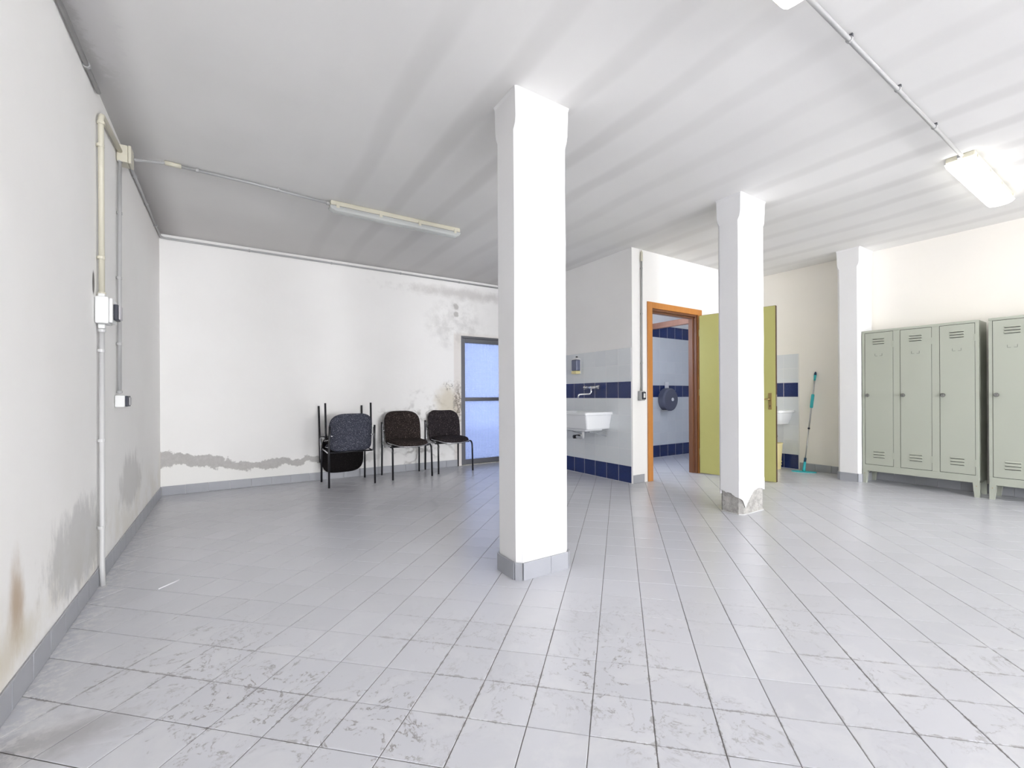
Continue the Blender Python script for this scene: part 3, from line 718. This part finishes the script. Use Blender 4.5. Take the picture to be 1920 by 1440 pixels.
# ------------------------------------------------------------------ lockers
def locker(y1, n, label):
    """y1: end nearest the back of the room; n doors; front faces -x"""
    FX, D, top = 6.32, 0.31, 1.812
    dw, mul, side = 0.277, 0.062, 0.026
    width = side * 2 + n * dw + (n - 1) * mul
    r = empty('metal_locker', (FX, y1, 0), label=label, cat='locker', group='metal lockers along the right wall')
    bm = bmesh.new(); box(bm, 0.004, D, -width, 0, 0.145, top, 0.004, 2)
    finish('body', bm, M['locker'], r)
    bm = bmesh.new()
    box(bm, -0.004, 0.006, -width, 0, 1.785, top, 0.002, 1); box(bm, -0.004, 0.006, -width, 0, 0.145, 0.222, 0.002, 1)
    y = 0.0
    box(bm, -0.004, 0.006, -side, 0, 0.222, 1.785); box(bm, -0.004, 0.006, -width, -width + side, 0.222, 1.785)
    for i in range(n - 1):
        a = -side - (i + 1) * dw - i * mul; box(bm, -0.004, 0.006, a - mul, a, 0.222, 1.785)
    finish('face_frame', bm, M['locker'], r)
    for i in range(n):
        a = -side - i * (dw + mul); b = a - dw
        boxo('door_gap', M['gap'], r, 0.0015, 0.0045, b, a, 0.222, 1.785)
        dr = boxo('door', M['locker'], r, -0.005, 0.0012, b + 0.0035, a - 0.004, 0.2265, 1.781, 0.0015)
        cy = (a + b) / 2
        for z in (1.652, 1.68, 1.708, 0.318, 0.35, 0.382):
            bm = bmesh.new(); w = 0.058
            v = [bm.verts.new(q) for q in ((-0.005, cy - w, z + .012), (-0.005, cy + w, z + .012), (-0.0145, cy + w - .006, z), (-0.0145, cy - w + .006, z), (-0.005, cy - w, z - .002), (-0.005, cy + w, z - .002))]
            for f in ((0, 1, 2, 3), (3, 2, 5, 4), (0, 3, 4), (1, 5, 2)): bm.faces.new([v[q] for q in f])
            finish('louvre', bm, M['locker'], dr)
            boxo('louvre_slot', M['gap'], dr, -0.0062, -0.0052, cy - w + .004, cy + w - .004, z - 0.0075, z - 0.0025)
        for s in (-1, 1):
            boxo('label_holder', M['holder'], dr, -0.0072, -0.005, cy + s * 0.022 - 0.012, cy + s * 0.022 + 0.012, 1.506, 1.510)
            boxo('label_holder', M['holder'], dr, -0.0072, -0.005, cy + s * 0.034 - 0.002, cy + s * 0.034 + 0.002, 1.510, 1.534)
        bm = bmesh.new(); disc(bm, (-0.005, a - 0.03, 1.045), (-1, 0, 0), 0.016, 0.016, 16); disc(bm, (-0.021, a - 0.03, 1.045), (-1, 0, 0), 0.021, 0.012, 16, 0.016); kn = finish('knob', bm, M['knob'], dr)
        boxo('key_slot', M['gap'], dr, -0.0338, -0.0328, a - 0.031, a - 0.029, 1.038, 1.052)
        for z in (1.60, 0.31): 
            boxo('hinge', M['locker'], dr, -0.009, 0.0, b - 0.006, b + 0.006, z, z + 0.07)
    for yy, s in ((0, -1), (-width, 1)):
        for xx in (-0.006, D - 0.05):
            bm = bmesh.new()
            lo = [(xx, yy), (xx + 0.04, yy), (xx + 0.04, yy + s * 0.036), (xx, yy + s * 0.036)]; hi = [(xx, yy), (xx + 0.056, yy), (xx + 0.056, yy + s * 0.052), (xx, yy + s * 0.052)]
            a = [bm.verts.new((x, y, 0.0)) for x, y in lo]; b = [bm.verts.new((x, y, 0.165)) for x, y in hi]
            for i in range(4): bm.faces.new((a[i], a[(i + 1) % 4], b[(i + 1) % 4], b[i]))
            bm.faces.new(a); bm.faces.new(b); finish('leg', bm, M['locker'], r)
            if xx < 0: disco('screw', M['brass'], r, (-0.0062, yy + s * 0.022, 0.115), (-1, 0, 0), 0.004, 0.002, 10)
    return width
w1 = locker(2.215, 3, 'grey-green three-door metal locker standing beside the wall pillar')
locker(1.137, 3, 'grey-green metal locker cut off by the right edge of the photograph')

# ------------------------------------------------------------------ ceiling lamps
def lamp(loc, length, wid, lit, label, tubes=2):
    """batten lamp along x with its left end at loc (on the ceiling)"""
    r = empty('ceiling_lamp', loc, label=label, cat='lamp', group='fluorescent batten lamps on the ceiling')
    h = wid / 2
    bm = bmesh.new(); box(bm, 0.0, length, -h, h, -0.045, 0.0, 0.01, 2)
    for i in range(5): pass
    finish('housing', bm, M['cream'], r)
    boxo('gasket', M['dark'], r, 0.006, length - 0.006, -h - 0.002, h + 0.002, -0.049, -0.0465)
    # diffuser with rounded underside and sloping ends
    bm = bmesh.new(); prof = [(-h - 0.003, -0.049), (-h - 0.001, -0.066), (-h * 0.8, -0.086), (-h * 0.4, -0.094), (0, -0.096), (h * 0.4, -0.094), (h * 0.8, -0.086), (h + 0.001, -0.066), (h + 0.003, -0.049)]
    st = []
    for x, k in ((-0.004, 0.35), (0.012, 0.75), (0.04, 1.0), (length - 0.04, 1.0), (length - 0.012, 0.75), (length + 0.004, 0.35)):
        st.append([bm.verts.new((x, y, -0.049 + (z + 0.049) * k)) for y, z in prof])
    for a, b in zip(st, st[1:]):
        for i in range(len(prof) - 1): bm.faces.new((a[i], a[i + 1], b[i + 1], b[i]))
        bm.faces.new((a[0], b[0], b[-1], a[-1])) if False else None
    bm.faces.new(st[0]); bm.faces.new(st[-1])
    finish('diffuser', bm, (M['diff_dim'] if lit == 'dim' else M['diff_on']) if lit else M['diff_off'], r, smooth=False)
    if not lit:
        ys = (0,) if tubes == 1 else (-h * 0.45, h * 0.45)
        for y in ys: tubeo('tube', M['tubeoff'], r, [(0.05, y, -0.068), (length - 0.05, y, -0.068)], 0.013, 12)
    n = 4
    for i in range(n):
        x = 0.06 + (length - 0.12) * i / (n - 1)
        for s in (-1, 1): boxo('clip', M['cream'], r, x - 0.014, x + 0.014, s * h - 0.006, s * h + 0.006, -0.064, -0.022, 0.002)
    boxo('cable_gland', M['pvc'], r, -0.03, 0.002, -0.012, 0.012, -0.036, -0.012, 0.004)
    return r
lamp((0.76, 4.36, CZ), 1.27, 0.10, False, 'unlit fluorescent batten lamp on the ceiling above the chairs', 1)
lamp((4.50, 0.955, CZ), 1.27, 0.165, True, 'lit fluorescent batten lamp on the ceiling above the lockers')
lamp((0.79, 0.925, CZ), 1.27, 0.165, 'dim', 'lit fluorescent batten lamp at the top edge of the photograph')

# ------------------------------------------------------------------ conduits
def conduit(label, runs, clips=(), extra=None, mat='pvc', r=0.011):
    """runs: list of polylines; clips: list of (point, axis) saddles"""
    e = empty('conduit', runs[0][0], label=label, cat='conduit', group='surface conduits'); o0 = Vector(runs[0][0])
    for pts in runs: tubeo('pipe', M[mat], e, [Vector(q) - o0 for q in pts], r, 10)
    for pnt, ax in clips:
        q = Vector(pnt) - o0; bm = bmesh.new(); a = Vector(ax) * 0.008
        tube(bm, [q - a, q + a], r + 0.0045, 12); finish('clip', bm, M[mat], e)
    return e, o0
# along the top of the left wall and of the back wall
zc = 2.79
conduit('grey conduit along the top of the left wall', [[(LX + 0.016, REAR_Y + 0.1, zc), (LX + 0.016, 3.45, zc)], [(LX + 0.016, 4.12, zc), (LX + 0.016, BY - 0.07, zc)]],
        [((LX + 0.015, y, zc), (0, 1, 0)) for y in (1.2, 2.4, 3.2, 4.6, 5.2, 5.8)])
conduit('grey conduit along the top of the back wall above the chairs', [arc((LX + 0.076, BY - 0.076, zc), (-0.06, 0, 0), (0, 0.06, 0), 5) + [(0.6, BY - 0.016, zc), (SX - 0.02, BY - 0.016, zc)]],
        [((x, BY - 0.015, zc), (1, 0, 0)) for x in (0.2, 1.1, 2.0, 2.9, 3.6)])
e, o0 = conduit('grey conduit along the ceiling between the two lit lamps', [[(2.04, 0.94, CZ - 0.024), (4.475, 0.94, CZ - 0.024)]], [((x, 0.94, CZ - 0.022), (1, 0, 0)) for x in (2.55, 3.2, 3.85)])
for x in (2.55, 3.2, 3.85): boxo('standoff', M['alu'], e, x - 0.007 - o0.x, x + 0.007 - o0.x, -0.016, 0.012, 0.011, 0.0235)
e, o0 = conduit('grey conduit along the ceiling from the junction box to the unlit lamp', [[(-0.30, 4.29, CZ - 0.016), (0.2, 4.31, CZ - 0.016), (0.735, 4.355, CZ - 0.022)]], [((-0.2, 4.293, CZ - 0.015), (1, 0, 0)), ((0.35, 4.32, CZ - 0.015), (1, 0, 0))])
fx = [Vector((-0.545, 4.10, 2.715)).lerp(Vector((-0.39, 4.275, CZ - 0.022)), i / 24) for i in range(25)]
for q in fx: q.z -= 0.0
rad = [0.0105 if i % 2 else 0.0085 for i in range(25)]
tubeo('flexible_hose', M['pvc'], e, [q - o0 for q in fx], 0.01, 10, rad)
tubeo('coupling', M['cream'], e, [Vector((-0.395, 4.27, CZ - 0.022)) - o0, Vector((-0.30, 4.288, CZ - 0.017)) - o0], 0.0165, 12)
PX = LX + 0.022
conduit('cream conduit dropping from the ceiling to the white switch box', [[(PX, 3.47, 1.66), (PX, 3.47, 2.62)] + arc((PX, 3.52, 2.64), (0, -0.05, 0), (0, 0, 0.05), 6)[1:] + [(PX, 3.6, 2.695), (PX, 4.0, 2.715)]],
        [((PX - .003, 3.47, 2.5), (0, 0, 1)), ((PX - .003, 3.47, 1.86), (0, 0, 1)), ((PX, 3.47, 2.63), (0, 0, 1)), ((PX, 3.47, 1.655), (0, 0, 1))], mat='cream', r=0.0135)
conduit('white conduit running from the switch box down to the floor', [[(PX, 3.465, 1.45), (PX, 3.44, 0.10), (PX + 0.004, 3.44, 0.0)]],
        [((PX - .003, 3.462, 1.33), (0, 0, 1)), ((PX - .003, 3.455, 0.82), (0, 0, 1)), ((PX - .003, 3.443, 0.33), (0, 0, 1)), ((PX, 3.465, 1.445), (0, 0, 1))], mat='lightpvc', r=0.0125)
conduit('thin grey conduit dropping from the junction box to the wall socket', [[(PX - .004, 4.02, 2.66), (PX - .004, 3.99, 1.9), (PX - .004, 3.975, 1.09)]],
        [((PX - .006, 4.012, 2.3), (0, 0, 1)), ((PX - .006, 3.99, 1.86), (0, 0, 1)), ((PX - .006, 3.98, 1.42), (0, 0, 1)), ((PX - .004, 4.02, 2.655), (0, 0, 1)), ((PX - .004, 3.975, 1.10), (0, 0, 1))], mat='pvc', r=0.0105)
# junction box under the ceiling
j = empty('junction_box', (LX + 0.003, 4.06, 2.69), label='cream junction box under the ceiling on the left wall', cat='box')
boxo('body', M['cream'], j, 0, 0.058, -0.055, 0.055, -0.04, 0.075, 0.006); boxo('lid', M['cream'], j, 0.059, 0.075, -0.057, 0.057, -0.042, 0.077, 0.004)
for s in (-1, 1):
    for t in (-0.03, 0.065): disco('screw', M['pale'], j, (0.0745, s * 0.046, t), (1, 0, 0), 0.005, 0.002, 10)
# switch box on the left wall
j = empty('switch_box', (LX + 0.003, 3.46, 1.48), label='white switch box with a dark blue cover on the left wall', cat='switch box')
boxo('body', M['pvcw'], j, 0, 0.058, -0.06, 0.06, 0, 0.152, 0.008); boxo('front_plate', M['pvcw'], j, 0.0585, 0.074, -0.055, 0.055, 0.006, 0.146, 0.005)
k = boxo('flap_cover', M['dark'], j, 0.0745, 0.094, -0.035, 0.04, 0.025, 0.115, 0.004)
boxo('window', M['pale'], k, 0.0945, 0.104, -0.03, 0.036, 0.03, 0.11, 0.004)
boxo('conduit_inlet', M['pvcw'], j, 0.006, 0.036, -0.015, 0.025, 0.1525, 0.175, 0.004); boxo('conduit_inlet', M['pvcw'], j, 0.006, 0.036, -0.018, 0.02, -0.025, -0.0005, 0.004)
# socket on the left wall
j = empty('wall_socket', (LX + 0.003, 3.965, 1.0), label='small white wall socket box with a dark flap on the left wall', cat='socket')
boxo('body', M['pvcw'], j, 0, 0.05, -0.055, 0.05, 0, 0.078, 0.006)
k = boxo('flap_cover', M['dark'], j, 0.0505, 0.066, -0.045, 0.04, 0.004, 0.074, 0.003); boxo('window', M['pale'], k, 0.0665, 0.072, -0.034, 0.03, 0.014, 0.064, 0.002)
# washroom switch and its conduit
conduit('grey conduit dropping beside the orange door frame to the light switch', [[(4.15, FY - 0.02, 2.76), (4.147, FY - 0.02, 1.9), (4.143, FY - 0.02, 1.11)]],
        [((4.149, FY - 0.018, 2.60), (0, 0, 1)), ((4.147, FY - 0.018, 2.05), (0, 0, 1)), ((4.145, FY - 0.018, 1.45), (0, 0, 1))], r=0.0115)
e = [o for o in COL.objects if o.name.startswith('conduit')][-1]
bpy.context.view_layer.update()
cc = conduit('corrugated hose end on top of the conduit beside the orange door frame', [[(4.15, FY - 0.02, 2.765), (4.15, FY - 0.02, 2.79)]], [], mat='cream', r=0.010)[0]
tubeo('flexible_hose', M['cream'], cc, [(0, 0.0, -0.08 + 0.008 * i) for i in range(18)], 0.015, 10, [0.0165 if i % 2 else 0.0145 for i in range(14)] + [0.012, 0.009, 0.006, 0.003])
j = empty('light_switch', (4.135, FY - 0.001, 0.995), label='grey light switch box beside the orange door frame', cat='switch')
boxo('body', M['pvc'], j, -0.045, 0.03, -0.055, 0, 0, 0.118, 0.008)
k = boxo('cover_frame', M['dark'], j, -0.035, 0.03, -0.066, -0.0555, 0.015, 0.105, 0.004); boxo('rocker', M['pvcw'], k, -0.018, 0.014, -0.072, -0.0665, 0.035, 0.088, 0.003)

# ------------------------------------------------------------------ sink and fittings on the tiled side wall (faces -x)
TFX = SX - 0.0075
r = empty('wall_sink', (TFX, 4.40, 0), label='white ceramic wall sink hanging on the tiled side wall', cat='sink')
bm = bmesh.new()
def sink_ring(x0, y0, y1, z, rr, seg=5):
    pts = []
    for (cx, cy, a0) in ((x0 + rr, y0 + rr, PI), (0 - 0.001, y0, None), (0 - 0.001, y1, None), (x0 + rr, y1 - rr, PI / 2)):
        if a0 is None: pts.append((cx, cy, z))
        else:
            for i in range(seg + 1):
                a = a0 + PI / 2 * i / seg; pts.append((cx + rr * math.cos(a), cy + rr * math.sin(a), z))
    return [bm.verts.new(q) for q in pts]
rings = [sink_ring(-0.36, -0.265, 0.265, 0.636, 0.02), sink_ring(-0.375, -0.275, 0.275, 0.65, 0.02), sink_ring(-0.425, -0.315, 0.315, 0.815, 0.025), sink_ring(-0.445, -0.335, 0.335, 0.822, 0.025), sink_ring(-0.447, -0.337, 0.337, 0.848, 0.025), sink_ring(-0.44, -0.33, 0.33, 0.854, 0.025), sink_ring(-0.405, -0.295, 0.295, 0.854, 0.03), sink_ring(-0.385, -0.275, 0.275, 0.72, 0.03)]
for v in rings[6] + rings[7]:
    if v.co.x > -0.01: v.co.x = -0.06
nn = len(rings[0])
for a, b in zip(rings, rings[1:]):
    for i in range(nn): bm.faces.new((a[i], a[(i + 1) % nn], b[(i + 1) % nn], b[i]))
bm.faces.new(rings[0]); bm.faces.new(rings[-1])
finish('basin', bm, M['ceramic'], r)
disco('drain_hole', M['steel'], r, (-0.2, 0, 0.7205), (0, 0, 1), 0.03, 0.003, 16)
boxo('bracket', M['steel'], r, -0.30, -0.004, -0.235, -0.215, 0.60, 0.606); boxo('bracket', M['steel'], r, -0.30, -0.004, 0.215, 0.235, 0.60, 0.606)
for s in (-1, 1):
    bm = bmesh.new(); tube(bm, [(-0.28, s * 0.225, 0.61), (-0.01, s * 0.225, 0.54)], 0.008, 8); finish('brace', bm, M['steel'], r)
boxo('basin_foot', M['ceramic'], r, -0.34, -0.05, -0.2, 0.2, 0.612, 0.64, 0.012)
bm = bmesh.new(); disc(bm, (-0.001, 0.30, 0.50), (-1, 0, 0), 0.045, 0.012, 20); finish('drain_collar', bm, M['pvcw'], r)
tubeo('drain_pipe', M['black'], r, [(-0.013, 0.30, 0.50), (-0.11, 0.30, 0.50)], 0.025, 14)
tubeo('drain_trap', M['pvcw'], r, [(-0.2, 0.0, 0.64), (-0.2, 0.0, 0.55)] + [Vector((-0.16, 0.05, 0.51)), Vector((-0.11, 0.14, 0.50)), Vector((-0.08, 0.27, 0.50))], 0.018, 10)
t = empty('mixer_tap', (TFX, 4.40, 1.165), label='chrome wall mixer tap on the blue tile band above the sink', cat='tap')
tubeo('mixer_body', M['steel'], t, [(-0.05, -0.08, 0), (-0.05, 0.08, 0)], 0.018, 14)
for s in (-1, 1):
    bm = bmesh.new(); disc(bm, (-0.0005, s * 0.075, 0), (-1, 0, 0), 0.026, 0.012, 16, 0.02); disc(bm, (-0.012, s * 0.075, 0), (-1, 0, 0), 0.012, 0.03, 12); finish('wall_rosette', bm, M['steel'], t)
    bm = bmesh.new(); disc(bm, (-0.05, s * 0.08, 0), (0, s, 0), 0.011, 0.03, 12); disc(bm, (-0.05, s * 0.108, 0), (0, s, 0), 0.024, 0.032, 16, 0.027); disc(bm, (-0.05, s * 0.14, 0), (0, s, 0), 0.027, 0.01, 16, 0.018); finish('knob', bm, M['steel'], t)
bm = bmesh.new(); tube(bm, [(-0.055, 0.0, -0.01), (-0.058, 0, -0.05)] + arc((-0.095, 0.012, -0.055), (0.037, -0.012, 0), (0, 0, -0.03), 5) + [(-0.20, 0.06, -0.09), (-0.215, 0.065, -0.095), (-0.225, 0.07, -0.13)], 0.0105, 12); finish('spout', bm, M['steel'], t, smooth=True)
s_ = empty('soap_dispenser', (TFX, 4.72, 1.355), label='dark soap dispenser with a white top on the tiled wall above the sink', cat='soap dispenser')
boxo('container', M['soap'], s_, -0.085, -0.012, -0.055, 0.055, 0.045, 0.195, 0.012); boxo('back_plate', M['pvcw'], s_, -0.011, 0.0, -0.05, 0.05, 0.0, 0.215, 0.003)
bm = bmesh.new(); a = [bm.verts.new(q) for q in ((-0.088, -0.058, 0.196), (-0.012, -0.058, 0.196), (-0.012, 0.058, 0.196), (-0.088, 0.058, 0.196))]; b = [bm.verts.new(q) for q in ((-0.062, -0.02, 0.225), (-0.012, -0.02, 0.225), (-0.012, 0.02, 0.225), (-0.062, 0.02, 0.225))]
for i in range(4): bm.faces.new((a[i], a[(i + 1) % 4], b[(i + 1) % 4], b[i]))
bm.faces.new(a); bm.faces.new(b); finish('lid', bm, M['pvcw'], s_)
boxo('lid_catch', M['black'], s_, -0.045, -0.022, -0.01, 0.01, 0.226, 0.245, 0.003)
boxo('push_button', M['yellow'], s_, -0.09, -0.012, -0.052, 0.052, 0.002, 0.044, 0.008)

# ------------------------------------------------------------------ right wall: basin and bin behind the door, mop
r = empty('wash_basin', (EX - 0.0075, 3.40, 0), label='white wash basin on the right wall, half hidden by the green door', cat='basin')
bm = bmesh.new(); rings = [sink_ring(-0.24, -0.16, 0.16, 0.64, 0.05), sink_ring(-0.30, -0.19, 0.19, 0.70, 0.06), sink_ring(-0.36, -0.225, 0.225, 0.80, 0.06), sink_ring(-0.385, -0.25, 0.25, 0.806, 0.06), sink_ring(-0.385, -0.25, 0.25, 0.838, 0.06), sink_ring(-0.35, -0.215, 0.215, 0.842, 0.06), sink_ring(-0.30, -0.18, 0.18, 0.72, 0.06)]
for v in rings[5] + rings[6]:
    if v.co.x > -0.01: v.co.x = -0.09
for a, b in zip(rings, rings[1:]):
    for i in range(nn): bm.faces.new((a[i], a[(i + 1) % nn], b[(i + 1) % nn], b[i]))
bm.faces.new(rings[0]); bm.faces.new(rings[-1]); finish('bowl', bm, M['ceramic'], r)
tubeo('drain_pipe', M['steel'], r, [(-0.15, 0, 0.64), (-0.15, 0, 0.5), (-0.12, 0, 0.46), (-0.01, 0, 0.45)], 0.016, 10)
r = empty('waste_bin', (6.44, 3.37, 0), label='pale yellow plastic bin on the floor behind the green door', cat='bin')
bm = bmesh.new(); rs = []
for z, w in ((0, 0.105), (0.06, 0.108), (0.061, 0.114), (0.075, 0.114), (0.076, 0.109), (0.10, 0.11), (0.101, 0.116), (0.115, 0.116), (0.116, 0.111), (0.355, 0.124), (0.357, 0.13), (0.372, 0.13), (0.372, 0.12), (0.2, 0.11)):
    rs.append([bm.verts.new((w * math.copysign(abs(math.cos(t)) ** 0.5, math.cos(t)), w * math.copysign(abs(math.sin(t)) ** 0.5, math.sin(t)), z)) for t in [2 * PI * i / 28 for i in range(28)]])
for a, b in zip(rs, rs[1:]):
    for i in range(28): bm.faces.new((a[i], a[(i + 1) % 28], b[(i + 1) % 28], b[i]))
bm.faces.new(rs[0]); bm.faces.new(rs[-1]); finish('bucket', bm, M['yellow'], r)
r = empty('mop', (6.465, 2.945, 0), label='teal flat mop leaning against the right wall', cat='mop')
bm = bmesh.new(); prism(bm, [(0.055 * math.cos(t) * (1 if abs(math.sin(t)) < 0.7 else 0.95), 0.145 * math.sin(t)) for t in [2 * PI * i / 24 for i in range(24)]], 0.004, 0.018); o = finish('mop_plate', bm, M['teal'], r); o.rotation_euler = (0, 0, math.radians(24))
bm = bmesh.new(); prism(bm, [(0.053 * math.cos(t), 0.138 * math.sin(t)) for t in [2 * PI * i / 24 for i in range(24)]], 0.0, 0.005); o = finish('mop_pad', bm, M['pvcw'], r); o.rotation_euler = (0, 0, math.radians(24))
B = Vector((0.0, 0.0, 0.03)); T = Vector((0.187, -0.072, 1.37))
at = lambda q: B.lerp(T, q)
tubeo('swivel_joint', M['teal'], r, [Vector((0, 0, 0.018)), at(0.02), at(0.085)], 0.014, 12, [0.02, 0.018, 0.016]); tubeo('joint_collar', M['navy'], r, [at(0.085), at(0.125)], 0.015, 12)
tubeo('lower_pole', M['brushed'], r, [at(0.12), at(0.42)], 0.0075, 10); tubeo('lock_ring', M['dark'], r, [at(0.415), at(0.43)], 0.014, 12)
tubeo('upper_pole', M['brushed'], r, [at(0.43), at(0.93)], 0.0105, 10); tubeo('grip', M['teal'], r, [at(0.63), at(0.64), at(0.76), at(0.77)], 0.019, 14, [0.015, 0.0195, 0.0195, 0.015])
tubeo('end_grip', M['teal'], r, [at(0.91), at(0.965)], 0.014, 12, [0.012, 0.0165]); tubeo('end_cap', M['navy'], r, [at(0.965), at(0.985), at(1.0)], 0.016, 12, [0.0165, 0.014, 0.005])

# ------------------------------------------------------------------ toilet roll dispenser in the washroom
r = empty('toilet_roll_dispenser', (6.27, WY - 0.0075, 0.985), label='round smoky toilet roll dispenser on the washroom far wall', cat='dispenser')
bm = bmesh.new(); disc(bm, (0, -0.001, 0), (0, -1, 0), 0.20, 0.10, 40, 0.195); disc(bm, (0, -0.101, 0), (0, -1, 0), 0.195, 0.02, 40, 0.17); finish('cover', bm, M['smoke'], r)
disco('hub', M['paper'], r, (0.03, -0.1215, 0), (0, -1, 0), 0.03, 0.006, 20); disco('roll', M['paper'], r, (0, -0.01, 0.0), (0, -1, 0), 0.11, 0.08, 28)
bm = bmesh.new(); prism(bm, [(-0.045, -0.03), (0.045, -0.03), (0.03, -0.004), (-0.03, -0.004)], 0.185, 0.30); finish('paper_sheet', bm, M['paper'], r)
boxo('tear_edge', M['brushed'], r, -0.17, -0.05, -0.09, -0.03, -0.205, -0.18)
# ------------------------------------------------------------------ thin white stick lying on the floor
o = tubeo('plastic_stick', M['paper'], None, [(-0.332, 3.188, 0.005), (-0.29, 3.233, 0.005), (-0.248, 3.277, 0.005)], 0.003, 8)
tag(o, 'thin white plastic stick lying on the floor near the left wall', 'stick')
